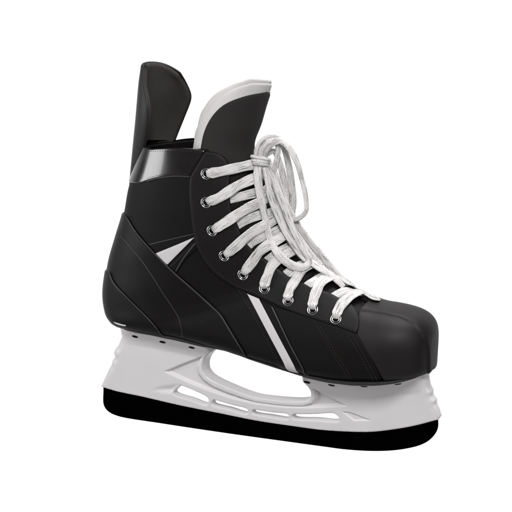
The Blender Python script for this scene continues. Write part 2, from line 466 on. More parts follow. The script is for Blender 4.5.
BOOT = Form(G); BOOT.N[-1] = (1, 0, 0)

def column(rows, n=160, thmax=math.pi):
    """elliptic upright form: rows (z, back x, front x, half width)"""
    a = np.array(rows, float); zz = np.linspace(a[0, 0], a[-1, 0], n); r = pchip(a[:, 0], a[:, 1:], zz)
    t = np.linspace(0, math.pi, 110); g = np.zeros((n, 110, 3))
    for i in range(n):
        b, f, w = r[i]; g[i, :, 0] = (b+f)/2-(f-b)/2*np.cos(t); g[i, :, 1] = -w*np.sin(t); g[i, :, 2] = zz[i]
    return Form(g)

# ------------------------------------------------------------------ the skate
skate = bpy.data.objects.new('ice_hockey_skate', None); SC.collection.objects.link(skate)
skate['label'] = 'black ice hockey skate with loose white laces, white blade holder and black runner'
skate['category'] = 'ice skate'

# boot shell with thickness, open at the collar and down the front of the ankle
NU0 = int(round(U_COLLAR*(NU-1)))
def shell():
    V = []; F = []; idx = {}
    full = np.concatenate([G, (G*[1, -1, 1])[:, -2:0:-1]], axis=1); Nn = np.concatenate([BOOT.N, (BOOT.N*[1, -1, 1])[:, -2:0:-1]], axis=1)
    m = full.shape[1]
    for lay, off in ((0, 0.0), (1, -5.0)):
        for i in range(NU0, NU):
            for j in range(m):
                idx[lay, i, j] = len(V); V.append(full[i, j]+Nn[i, j]*off*min(1, (NU-1-i)/60+.05))
    for i in range(NU0, NU-1):
        for j in range(m):
            k = (j+1) % m
            F.append((idx[0, i, j], idx[0, i, k], idx[0, i+1, k], idx[0, i+1, j])); F.append((idx[1, i, k], idx[1, i, j], idx[1, i+1, j], idx[1, i+1, k]))
    for j in range(m):
        k = (j+1) % m; F.append((idx[1, NU0, j], idx[1, NU0, k], idx[0, NU0, k], idx[0, NU0, j]))
    return V, F
v, f = shell(); boot = mesh('boot_shell', v, f, M_NYLON, skate)
import bmesh
bm = bmesh.new(); bm.from_mesh(boot.data); bmesh.ops.remove_doubles(bm, verts=bm.verts, dist=.02*S); bmesh.ops.recalc_face_normals(bm, faces=bm.faces); bm.to_mesh(boot.data); bm.free()

sole_px = [(113, 322.5), (119, 330), (128, 331), (150, 334.5), (175, 339.5), (200, 345.5), (225, 351), (250, 359.5)]
diag = [(127, 216), (136, 231), (148.6, 246.4), (174, 272), (195.5, 291), (213, 307), (221, 315), (227, 324.5), (240, 346), (247, 356)]
cup = [(111.5, 271), (115.4, 281.6), (129, 297), (148.6, 317), (166, 336)]
band = panel('collar_band', BOOT, [[('m0', 148, 141), (152, 148.8), (165, 148.2), (190, 148.6), (205.5, 150.6)], [(205.5, 150.6), (190, 177)],
        [(190, 177), (175, 176.3), (155, 179), (142, 183), ('m0', 132, 180)], [('m0', 132, 180), ('m0', 140, 160), ('m0', 148, 141)]], M_BAND, boot, 1.8, er=1.6, join=0, spacing=2.5)
heel = panel('heel_panel', BOOT, [[('m0', 125, 211), (127.5, 216.5)]+diag[1:], [(247, 356), (225, 349.5), (200, 344.5), (175, 338.5), (150, 333.5), (128, 330), ('m0', 120, 322)],
        [('m0', 120, 322), ('m0', 113, 310), ('m0', 108, 292), ('m0', 111, 265), ('m0', 119, 235), ('m0', 125, 211)]], M_SYN, boot, 2.0, er=1.8, join=0)
cupo = panel('heel_cup', BOOT, [[('m0', 110, 268), (112.5, 274)]+cup[1:], [(166, 336), (150, 333.3), (128, 329.6), ('m0', 120, 321.5)],
        [('m0', 120, 321.5), ('m0', 113, 310), ('m0', 108, 292), ('m0', 110, 268)]], M_SYN, boot, 1.7, er=1.6, join=0, base=1.9)
panel('quarter_panel', BOOT, [[(236, 287.5), (258, 326), (280, 369)], [(280, 369), (296, 374), (309, 378)], [(309, 378), (291, 345), (272, 305)], [(272, 305), (254, 296), (236, 287.5)]], M_SYN, boot, 1.3, er=1.4)
panel('accent_stripe', BOOT, [[(247.5, 293.5), (268, 332), (289.5, 372)], [(289.5, 372), (299.5, 374.5)], [(299.5, 374.5), (279, 336), (259.5, 299)], [(259.5, 299), (247.5, 293.5)]], M_WHITE, boot, .7, er=.6, base=1.2)
panel('accent_triangle', BOOT, [[(155.6, 253.4), (175, 245.5), (195, 237)], [(195, 237), (181, 251), (167.2, 265)], [(167.2, 265), (155.6, 253.4)]], M_WHITE, boot, .9, er=.6)
panel('ankle_wedge', BOOT, [[(169, 266.5), (183, 253), (197, 240)], [(197, 240), (199, 246), (187, 258), (176, 272.5)], [(176, 272.5), (169, 266.5)]], M_SYN, boot, 1.3, er=1.2)
panel('vamp_panel', BOOT, [[(272.5, 306), (291, 345), (309.5, 378.5)], [(309.5, 378.5), (325, 381), (350, 383.5), (383, 382.5)], [(383, 382.5), (371, 357), (357, 333)], [(357, 333), (327, 323), (290, 311), (272.5, 306)]], M_NYLON, boot, 1.1, er=1.2)
piping('seam_piping', BOOT, [(272.3, 306.5), (291, 345.5), (309, 378)], .9, 1.6, boot)
piping('seam_piping', BOOT, [(148.6, 244.8), (170, 239.5), (194, 234)], .7, .3, boot)
piping('seam_piping', BOOT, [(175.8, 272), (184, 258), (196, 243)], .8, 1.2, boot)
piping('seam_piping', BOOT, [(122, 235.5), (141, 258), (154, 277), (164, 293), (174, 308), (180, 319), (184, 336)], .55, 2.1, boot)
piping('seam_piping', BOOT, diag, .75, 1.5, boot)
piping('seam_piping', BOOT, cup, .75, 3.2, boot)
piping('seam_piping', BOOT, [(147, 181.6), (155, 179), (175, 176.3), (190, 177)], .7, 1.0, boot)

panel('heel_glint', BOOT, [[(116.3, 320.4), (121.5, 322), (127.5, 323.2)], [(127.5, 323.2), (127.8, 324.5)], [(127.8, 324.2), (121, 323.0), (116.6, 321.2)], [(116.6, 321.2), (116.3, 320.4)]], M_WHITE, boot, .8, er=.4, base=3.3)  # thin white sliver standing in for a highlight on the heel rim

# toe cap: raised band over the top and front, flatter side
SIDE = np.array([(330, 320), (361, 313), (385, 317), (400, 320.5), (412, 326), (420, 335), (424, 346), (425, 358), (425, 400), (330, 400)], float)
def toe_extra(p3):
    q = np.array(p3); q[:, 1] = -np.abs(q[:, 1]); px = proj(q)
    d = segdist(SIDE, px); d = np.where(inside(SIDE, px), -d, d)
    t = np.clip((d+.3)/2.6, 0, 1); return 1.7*t*t*(3-2*t)
toe = panel('toe_cap', BOOT, [[('m1', 362, 294), (367, 303), (358.5, 313), (357.6, 320), (357.6, 334.7)], [(357.6, 334.7), (371, 357), (385, 381.5)],
        [(385, 381.5), (400, 380), (411, 377.6), ('uv', .985, .08), ('uv', 1, 0)], [('uv', 1, 0), ('uv', 1, .5), ('uv', 1, 1)], [('uv', 1, 1), ('uv', .9, 1), ('m1', 362, 294)]],
        M_TOE, skate, 1.9, er=2.0, join=1, extra=toe_extra, spacing=1.7)

sb = Runs()
for o_ in ((0, 0), (3.0, 0)):
    stitch_into(sb, BOOT, [(317.5+o_[0], 326), (333+o_[0], 352), (349+o_[0]*1.2, 378)], 1.25)
for dx in (-5, -9):
    stitch_into(sb, BOOT, [(357+dx, 334-dx*.1), (370.5+dx, 357), (383+dx, 380)], 1.25)
stitch_into(sb, BOOT, [(236.5+3, 290), (260, 327), (282, 366)], 1.45)
stitch_into(sb, BOOT, [(148, 151.5), (165, 150.6), (190, 151), (202, 152.6)], 1.9, r=.3)
stitch_into(sb, BOOT, [(200.5, 153), (187, 175.5)], 1.9, r=.3)
stitch_into(sb, BOOT, [(148, 178.3), (158, 175.6), (175, 173.6), (187, 174)], 1.9, r=.3)
sb.build(boot, (1, -1))

# eyestay flaps
up_edge = [(205.5, 150.8), (214, 152), (222, 155), (227, 160), (229.5, 168), (230, 190), (231, 206), (238, 225), (248, 245), (273, 264), (301, 282.5), (330, 294), (351, 305), (357, 312)]
lo_edge = [(357, 334), (327, 323.5), (290, 311), (260, 297.5), (234.5, 286.5), (215, 273), (203, 258), (196, 243), (191.5, 215), (189.5, 190), (190.5, 176.5)]
flap_pts = [up_edge, [(357, 312), (359.5, 319), (359.5, 327), (357, 334)], lo_edge, [(190.5, 176.5), (205.5, 150.8)]]
v, f = panel_mesh(BOOT, flap_pts, 3.0, er=1.8, both=False, spacing=2.6)
EYE = [(207, 173.5), (207, 202), (213, 230), (225, 255), (243.7, 274), (265.3, 288.6), (289, 301), (313.5, 310), (336.5, 319.5)]
EUV = [BOOT.uv(*e) for e in EYE]
def torus(c, n, R, r, k=28, l=10, sq=.8):
    n = n/np.linalg.norm(n); a = np.cross(n, [0, 0, 1.]); a /= np.linalg.norm(a); b = np.cross(n, a)
    V = []; F = []
    for i in range(k):
        d = a*math.cos(2*math.pi*i/k)+b*math.sin(2*math.pi*i/k)
        for j in range(l): V.append(tuple(c+d*(R+r*math.cos(2*math.pi*j/l))+n*r*sq*math.sin(2*math.pi*j/l)))
    for i in range(k):
        for j in range(l):
            F.append((i*l+j, ((i+1) % k)*l+j, ((i+1) % k)*l+(j+1) % l, i*l+(j+1) % l))
    return V, F
def disc(c, n, R, k=24):
    n = n/np.linalg.norm(n); a = np.cross(n, [0, 0, 1.]); a /= np.linalg.norm(a); b = np.cross(n, a)
    V = [tuple(c+(a*math.cos(2*math.pi*i/k)+b*math.sin(2*math.pi*i/k))*R) for i in range(k)]
    V += [tuple(np.array(q)-n*1.2) for q in V]
    return V, [tuple(range(k))]+[(i, k+i, k+(i+1) % k, (i+1) % k) for i in range(k)]
for sgn in (1, -1):
    if sgn == 1: fl = mesh('eyestay', v, f, M_FLAP, skate)
    else: fl = mesh('eyestay', [(x, -y, z) for x, y, z in v], [q[::-1] for q in f], M_FLAP, skate)
    b = Runs()
    for e in (lo_edge[1:-1],):
        stitch_into(b, BOOT, [(x+2.2, y-2.4) if y > 250 else (x+3.2, y) for x, y in e], 3.05, r=.28)
    stitch_into(b, BOOT, [(208, 153.2), (215, 154.6), (221, 157.5), (225, 162), (227, 169), (227.5, 190), (228.5, 206)], 3.05, r=.28)
    stitch_into(b, BOOT, [(193, 177.5), (206.5, 154.5)], 3.05, r=.28)
    stitch_into(b, BOOT, [(355.5, 315), (357.3, 320), (357.2, 326), (355.5, 331)], 3.05, r=.28)
    b.build(fl, (sgn,))
    for (u_, v_) in EUV:
        p, n = BOOT.at(np.array(u_), np.array(v_), np.array(3.1)); 
        if sgn == -1: p = p*[1, -1, 1]; n = n*[1, -1, 1]
        b = Bag(); b.add(torus(p, n, 5.0, .5)); b.build('eyelet', M_SILVER, fl); b = Bag(); b.add(torus(p+n*.05, n, 3.3, .42)); b.build('eyelet_collar', M_SILVER, fl)
        b = Bag(); b.add(disc(p+n*.12, n, 4.9)); b.build('eyelet_washer', M_HOLE, fl)

# ------------------------------------------------------------------ tongue
TONGUE = column([(225, -60, 42, 25), (250, -52, 30.5, 25.5), (275, -46, 21.5, 26), (300, -41, 16.5, 26.5), (325, -36, 24, 28.5), (345, -30, 29, 30.5), (365, -24, 35, 32), (395, -14, 44, 34)])
face_edge = [(201.5, 152), (203, 142), (206, 130), (213, 116), (225, 104), (245, 95.5), (262, 92), ('m1', 266, 92)]
felt_edge = [(189.5, 152), (190.6, 142), (194, 127), (201.5, 110.5), (212, 95.5), (232, 84), (250, 78.3), ('m1', 262.5, 77.2)]
tongue = panel('tongue', TONGUE, [face_edge, [('m1', 266, 92), ('m1', 254, 150), ('m1', 274, 214)], [('m1', 274, 214), (256, 205), (205, 190)], [(205, 190), (201.5, 152)]], M_TEXT, skate, 2.6, er=2.2, join=1, base=.4)
lin = panel('tongue_lining', TONGUE, [felt_edge, [('m1', 262.5, 77.2), ('m1', 254, 150), ('m1', 270, 205)], [('m1', 270, 205), (250, 200), (192, 190)], [(192, 190), (189.5, 152)]], M_WFELT, tongue, 3.4, er=3.0, join=1, base=-3.2)
off2 = panel('tongue_lining', TONGUE, [[(x+4 if x < 215 else x+1.5, y+(4.5 if x > 200 else 0)) if not isinstance(x, str) else None for x, y in felt_edge[:-1]]+[('m1', 263, 81)], [('m1', 263, 81), ('m1', 254, 150), ('m1', 270, 205)], [('m1', 270, 205), (250, 200), (196, 190)], [(196, 190), (193.5, 152)]], M_WFELT, tongue, 3.0, er=2.6, join=1, base=-1.6)
for o, tw in ((tongue, .27), (lin, .37), (off2, .34)):
    for q in o.data.vertices:
        if q.co.y > 0: q.co.z -= tw*q.co.y*min(1, max(0, (q.co.z/S-310)/40))
b = Runs()
stitch_into(b, TONGUE, [(x+2.3 if x < 225 else x+.6, y+(2.4 if y < 130 else .3)) for x, y in face_edge[1:-1]], 3.0, r=.3)
stitch_into(b, TONGUE, [(263.5, 97), (259, 118), (254, 140)], 3.0, r=.26)
b.build(tongue, (1, -1))

# ------------------------------------------------------------------ tendon guard
gN = np.array([P(*q) for q in [(143.8, 65, -12), (145, 84, -20), (149.5, 105, -28), (149.5, 121, -27), (146, 141, -22), (141, 160, -16), (135, 182, -9), (133, 188, -6)]])
gB = np.array([P(*q) for q in [(145.8, 62.3, 0), (143.4, 80, 0), (141.8, 102, 0), (140, 119, 0), (137.4, 138, 0), (135, 157, 0), (132.2, 180, 0), (131.6, 186, 0)]])
gF = np.array([P(*q) for q in [(180.5, 74, 20), (185, 80, 27), (193, 96.5, 33), (185, 116, 32), (175, 141, 30), (168, 160, 28), (160, 182, 20), (157, 187, 16)]])
def guard_rows(ns=70):
    q = np.linspace(0, 7, ns); r = [catmull(a, .8) for a in (gN, gB, gF)]; o = []
    A_, B_, C_ = (np.stack([np.interp(q/7, np.linspace(0, 1, 8), a[:, k]) for k in range(3)], 1) for a in (gN, gB, gF))
    # smooth along the height
    for a in (A_, B_, C_):
        for _ in range(14): a[1:-1] = .25*a[:-2]+.5*a[1:-1]+.25*a[2:]
    return A_, B_, C_
def guard_surface(off0, off1, name, m, parent, s0, s1, ins, er):
    A_, B_, C_ = guard_rows(); ns = len(A_); nf = 61; g = np.zeros((ns, nf, 3))
    for j in range(nf):
        w = (j-(nf-1)/2)/((nf-1)/2); E_ = A_ if w < 0 else C_; ph = abs(w)*math.pi/2
        g[:, j, 0] = B_[:, 0]+(E_[:, 0]-B_[:, 0])*(1-math.cos(ph)); g[:, j, 1] = E_[:, 1]*math.sin(ph); g[:, j, 2] = B_[:, 2]+(E_[:, 2]-B_[:, 2])*abs(w)**3.2
    N_ = np.cross(np.gradient(g, axis=0), np.gradient(g, axis=1)); N_ /= np.linalg.norm(N_, axis=2, keepdims=True)
    if N_[ns//2, nf//2, 0] > 0: N_ = -N_
    i0, i1 = int(s0*(ns-1)), int(s1*(ns-1)); g = g[i0:i1+1]; N_ = N_[i0:i1+1]; ns = len(g)
    # distance to the rim rounds the edge
    rim = np.concatenate([g[0], g[:, 0], g[:, -1]]); dist = np.full((ns, nf), 1e9)
    for p in rim: dist = np.minimum(dist, np.linalg.norm(g-p, axis=2))
    x = np.clip(1-dist/er, 0, 1); rr = np.sqrt(np.maximum(0, 1-x*x)); mid = (off0+off1)/2; half = (off1-off0)/2
    V = []; F = []
    for sgn in (1, -1): V += [tuple(p) for p in (g+N_*(mid+sgn*half*(.12+.88*rr))[..., None]).reshape(-1, 3)]
    n_ = ns*nf
    for i in range(ns-1):
        for j in range(nf-1):
            a = i*nf+j; F.append((a, a+1, a+nf+1, a+nf)); F.append((n_+a+1, n_+a, n_+a+nf, n_+a+nf+1))
    edge = [(0, j) for j in range(nf)]+[(i, nf-1) for i in range(1, ns)]+[(ns-1, j) for j in range(nf-2, -1, -1)]+[(i, 0) for i in range(ns-2, 0, -1)]
    for (a, b_), (c, d) in zip(edge, edge[1:]+edge[:1]): F.append((a*nf+b_, n_+a*nf+b_, n_+c*nf+d, c*nf+d))
    o = mesh(name, V, F, m, parent)
    bm = bmesh.new(); bm.from_mesh(o.data); bmesh.ops.recalc_face_normals(bm, faces=bm.faces); bm.to_mesh(o.data); bm.free(); return o
guard = guard_surface(-.6, 1.8, 'tendon_guard', M_SPINE, skate, 0, 1, 0, 2.0)
guard_surface(-5.5, -.4, 'felt_lining', M_FELT, guard, .0, .86, 0, 4.0)

# ------------------------------------------------------------------ outsole + holder flanges
def plate(x0, x1, top_off, th_, grow, name, m, parent, n=150):
    ts = np.linspace(0, math.pi, n); xs = (x0+x1)/2-(x1-x0)/2*np.cos(ts); V = []; F = []
    prof = [(0.0, 0.0), (.0, -th_*.25), (.0, -th_*.75), (-.8, -th_)]
    K = 12
    for x in xs:
        w = wsole(x)+grow
        if x < -134: w = max(w, 0)
        z = zsole(x)+top_off
        row = [(x, 0, z)]+[(x, -w+a*-1, z+b_) for a, b_ in prof]+[(x, 0, z-th_)]
        row = row+[(a, -b_, c) for a, b_, c in row[-2:0:-1]]
        V += row
    L = len(row)
    for i in range(n-1):
        for j in range(L):
            k = (j+1) % L; F.append((i*L+j, (i+1)*L+j, (i+1)*L+k, i*L+k))
    F.append(tuple(range(L))); F.append(tuple((n-1)*L+j for j in range(L))[::-1])
    o = mesh(name, V, F, m, parent); md = None
    bm = bmesh.new(); bm.from_mesh(o.data); bmesh.ops.recalc_face_normals(bm, faces=bm.faces); bm.to_mesh(o.data); bm.free()
    return o
outsole = plate(-127, 212.7, .8, 1.9, -.3, 'outsole', M_SOLE, skate)
HOLE_PX = [(135, 336.5), (162.5, 342), (191.6, 347.5), (307, 382.2), (331.5, 385.2), (364, 386.4), (398, 384)]

# ------------------------------------------------------------------ blade holder
def XZ(pts, y=-9): return np.array([P(a, b_, y)[[0, 2]] for a, b_ in pts])
rear = [(121, 336), (119, 341), (116.5, 346.5), (113.6, 350), (112.2, 354), (113.2, 357.5), (110.5, 361.5), (109.3, 366), (107.5, 369), (99, 386.5)]
bottom = [(99, 387.8), (115, 392.5), (140, 397.8), (180, 407), (220, 415), (255, 422), (290, 427.3), (320, 431.3), (345, 433), (370, 433.3), (395, 430.5), (415, 426.8), (437, 421)]
front = [(438.5, 418.5), (436, 411), (433.5, 405.5), (433.8, 402.5), (430, 397.5), (430, 393.5), (427, 388), (425.5, 382), (423, 371)]
win = [(304, 381), (308, 386), (310.7, 392), (310.5, 397), (307.7, 400), (300, 401.3), (294, 401.4), (274.5, 400), (255, 397.3), (243, 393.4), (227.5, 387.2), (216, 382), (208, 377), (204, 371.5), (203.3, 366), (205, 360), (209, 354.5), (214, 350.2)]
top_f = np.array([(x, zsole(x)-2.2) for x in np.linspace(203, 88, 30)])
W3 = XZ(win, -8); a = XZ(win[:1], -8)[0]; top_f = top_f[top_f[:, 0] > W3[0, 0]+1]
top_r = np.array([(x, zsole(x)-2.2) for x in np.linspace(W3[-1, 0]-2, -120, 34)])
ring = [catmull(XZ(rear), 2.0), catmull(XZ(bottom, -7.5), 2.0), catmull(XZ(front), 1.6), top_f, catmull(W3, 1.6), top_r]
kinds = np.concatenate([np.full(len(q), k) for k, q in enumerate(ring)]); OUT = np.concatenate(ring)
slots = [[(180, 387.2), (192, 391.5), (206.8, 398.5), (207, 401), (205, 403.6), (190, 400), (172, 394.8), (174, 391.5)],
         [(213, 401.5), (230, 406), (245.5, 409.5), (246.5, 411), (245, 413.3), (228, 410), (210.5, 405.8), (211, 403.4)],
         [(253, 411.2), (270, 413.6), (286, 415.2), (287.5, 416.5), (286.6, 418.8), (268, 417.2), (251, 414.6), (251, 412.6)],
         [(293, 415.6), (312, 415.4), (333, 414.8), (336, 416.6), (338, 419), (336.5, 421.2), (315, 420.4), (291.6, 419), (291, 417)]]
for s_ in slots:
    cy = sum(q[1] for q in s_)/len(s_); s_[:] = [(x, cy+(y-cy)*(1.32 if y > cy else 1.12)) for x, y in s_]
SL = [catmull(XZ(s_+s_[:1], -9), 1.5)[:-1] for s_ in slots]
REC = XZ([(163.4, 371.3), (185, 362), (207, 353.5), (201.5, 360), (199, 366), (200, 373), (204.5, 379.5), (213.5, 386), (226, 391.5), (242, 397.5), (255, 401.5), (274, 404.2), (294, 405.6), (303, 405.4), (310.5, 403), (314.8, 398), (315, 392), (312.5, 387), (330, 396), (349, 406.5), (330, 407.4), (310, 408.6), (285, 408.2), (255, 404.8), (230, 399), (205, 390.2), (185, 381.5)], -8)
REC2 = XZ([(146, 391), (160, 385.5), (178.5, 382.5), (181, 386), (172, 396), (160, 394.5)], -8)
REC3 = XZ([(341, 411.5), (349.5, 412), (373, 421.4), (353, 421.6)], -8)
def hwid(p, d_by):
    x, z = p[:, 0], p[:, 1]; dz = np.maximum(zsole(x)-2.2-z, 0)
    zb = np.interp(x, [-150, -100, -11, 66, 125, 151, 192, 219], [31, 27, 20, 18, 20, 23, 35, 46])
    t = np.clip((z-zb)/70, 0, 1)
    h = 4.8+8.2*t
    fl = np.clip(1-dz/19.0, 0, 1); flare = np.maximum(wsole(x)-1.6-13, 0)*(.38*fl+.62*fl**4)
    def rec(poly, depth, soft):
        d = segdist(poly, p); d = np.where(inside(poly, p), d, 0); s_ = np.clip(d/soft, 0, 1); return depth*s_*s_*(3-2*s_)
    h = h-rec(REC, 3.6, 3.0)-rec(REC2, 2.6, 8.0)-rec(REC3, 1.6, 1.3)
    for dist, r, amt in d_by:
        q = np.clip(1-dist/r, 0, 1); h = h*(1-amt*(1-np.sqrt(np.maximum(0, 1-q*q))))
    return np.maximum(h, 1.5)+flare*(1-.5*np.clip(1-d_by[0][0]/6, 0, 1)**2)
def holder():
    loops = [OUT]+SL; A = np.concatenate(loops); E_ = []; o = 0
    for l in loops:
        n = len(l); E_ += [(o+i, o+(i+1) % n) for i in range(n)]; o += n
    sp = 1.5; g = np.array([(x, z) for k, z in enumerate(np.arange(12, 112, sp)) for x in np.arange(-152+(sp/2 if k % 2 else 0), 224, sp)])
    def ok(q, dmin):
        r = inside(OUT, q) & (segdist(OUT, q) > dmin)
        for l in SL: r &= ~inside(l, q) & (segdist(l, q) > dmin)
        return q[r]
    rings = []
    for l in loops:
        T = np.roll(l, -1, 0)-np.roll(l, 1, 0); T /= np.linalg.norm(T, axis=1, keepdims=True); Nn = np.stack([-T[:, 1], T[:, 0]], 1)
        for d in (.5, 1.2):
            for sg in (1, -1): rings.append(ok(l+Nn*d*sg, d*.85))
    tops = np.concatenate([np.stack([np.arange(-118, 205, 2.4), zsole(np.arange(-118, 205, 2.4))-2.2-d], 1) for d in (.5, 1.1, 1.8, 2.7, 3.8, 5.2, 7)])
    g = np.concatenate([g[(zsole(g[:, 0])-g[:, 1]) > 10.5], ok(tops, .4)])
    for l, soft in ((REC, 3.0), (REC3, 1.3)):
        l = np.concatenate([np.linspace(l[i], l[(i+1) % len(l)], max(2, int(np.linalg.norm(l[(i+1) % len(l)]-l[i])/.9)), endpoint=False) for i in range(len(l))])
        T = np.roll(l, -1, 0)-np.roll(l, 1, 0); T /= np.maximum(np.linalg.norm(T, axis=1, keepdims=True), 1e-9); Nn = np.stack([-T[:, 1], T[:, 0]], 1)
        for d in (-.5, 0, .33, .66, 1.0, 1.3):
            for sg in (1, -1):
                q = ok(l+Nn*d*soft*sg, .35); rings.append(q[segdist(l, q) > abs(d)*soft*.9] if d else q)
    A2 = np.concatenate([A]+rings+[ok(g, .4 if False else .45)])
    vv, ee, ff, *_ = delaunay_2d_cdt([Vector(p) for p in A2], E_, [], 1, 1e-4)
    V2 = np.array([tuple(p) for p in vv])
    cen = np.array([V2[list(f_)].mean(0) for f_ in ff]); keep = np.ones(len(ff), bool)
    for l in SL: keep &= ~inside(l, cen)
    ff = [f_ for f_, k in zip(ff, keep) if k]
    def openpoly(ks):
        d = np.full(len(V2), 1e9)
        for k in ks: d = np.minimum(d, segdist(ring[k], V2, False))
        return d
    dsl = np.min([segdist(l, V2) for l in SL], axis=0)
    h = hwid(V2, [(openpoly([0, 2]), 9.0, .62), (openpoly([1]), 1.3, .4), (np.minimum(openpoly([4]), dsl), 1.6, .2)])
    used = sorted({i for f_ in ff for i in f_}); mp = {k: i for i, k in enumerate(used)}
    V = [(V2[k, 0], -h[k], V2[k, 1]) for k in used]; n = len(V); V += [(x, -y, z) for x, y, z in V]
    F = []; cnt = {}
    for f_ in ff:
        q = [mp[i] for i in f_]
        a_, b_, c_ = (V2[i] for i in f_[:3])
        if (b_[0]-a_[0])*(c_[1]-a_[1])-(b_[1]-a_[1])*(c_[0]-a_[0]) < 0: q = q[::-1]
        F.append(tuple(q)); F.append(tuple(i+n for i in q[::-1]))
        for i in range(len(q)): cnt[(q[i], q[(i+1) % len(q)])] = 1
    for a_, b_ in list(cnt):
        if (b_, a_) not in cnt: F.append((b_, a_, a_+n, b_+n))
    return mesh('blade_holder', V, F, M_HOLD, skate)
hold = holder()
md = hold.modifiers.new('edge', 'EDGE_SPLIT'); md.split_angle = math.radians(58)
hb = BVHTree.FromPolygons([tuple(q.co/S) for q in hold.data.vertices], [tuple(p_.vertices) for p_ in hold.data.polygons])
for hx, hy in HOLE_PX:
    h = hb.ray_cast(Vector(CO), Vector(ray(hx, hy)))
    p = np.array(h[0]) if h[0] is not None else P(hx, hy, -20)
    n = np.array([0, -.9, .45]); n /= np.linalg.norm(n)
    if h[0] is not None: n = np.array(h[1]); n = n if n @ _f < 0 else -n
    b = Bag(); t1 = np.cross(n, [0, 0, 1.]); t1 /= np.linalg.norm(t1); t2 = np.cross(n, t1); V = []; F = []
    for rr, hh in ((1.0, -1.5), (1.0, .25), (.8, .5), (.0, .5)):
        V += [tuple(p+(t1*math.cos(2*math.pi*i/20)*3.6+t2*math.sin(2*math.pi*i/20)*1.9)*max(rr, .02)+n*hh) for i in range(20)]
    for k in range(3):
        for i in range(20): F.append((k*20+i, k*20+(i+1) % 20, (k+1)*20+(i+1) % 20, (k+1)*20+i))
    b.add((V, F)); b.build('rivet', M_HOLE, hold)
    b.v = [(x, -y, z) for x, y, z in b.v]; b.f = [q[::-1] for q in b.f]; b.build('rivet', M_HOLE, hold)

# ------------------------------------------------------------------ blade
bl = [(103.2, 389), (103.2, 404), (105.5, 409), (110, 413), (117, 416), (125, 418), (160, 423.4), (200, 429.5), (245, 436), (290, 442.2), (325, 447), (345, 449.6), (370, 451.2), (390, 450.8), (405, 449), (420, 445.3), (429, 440.5), (434.5, 434.5), (437, 428), (437, 420.5)]
B2 = catmull(XZ(bl, -2.4), 2.5)
zt = np.interp(B2[:, 0], [-150, -100, -11, 66, 125, 151, 192, 219], [31, 27, 20, 18, 20, 23, 35, 46])+1.5
n = len(B2); V = []; F = []
cx = B2.mean(0)
for (ins, yy) in ((.8, -2.4), (0, -1.8), (0, 1.8), (.8, 2.4)):
    for i in range(n):
        p = B2[i].copy(); t = B2[min(i+1, n-1)]-B2[max(i-1, 0)]; t /= np.linalg.norm(t); p = p+np.array([-t[1], t[0]])*ins; V.append((p[0], yy, p[1]))
for k in range(3):
    for i in range(n-1): F.append((k*n+i, k*n+i+1, (k+1)*n+i+1, (k+1)*n+i))
for k, yy in ((0, -2.4), (3, 2.4)):
    o = len(V)
    for i in range(n):
        p = np.array(V[k*n+i]); V.append((p[0], yy, max(zt[i], p[2]+.01)))
    for i in range(n-1):
        q = (k*n+i, o+i, o+i+1, k*n+i+1); F.append(q if k == 0 else q[::-1])
blade = mesh('blade', V, F, M_BLADE, skate, smooth=False)
bm = bmesh.new(); bm.from_mesh(blade.data); bmesh.ops.recalc_face_normals(bm, faces=bm.faces); bm.to_mesh(blade.data); bm.free()

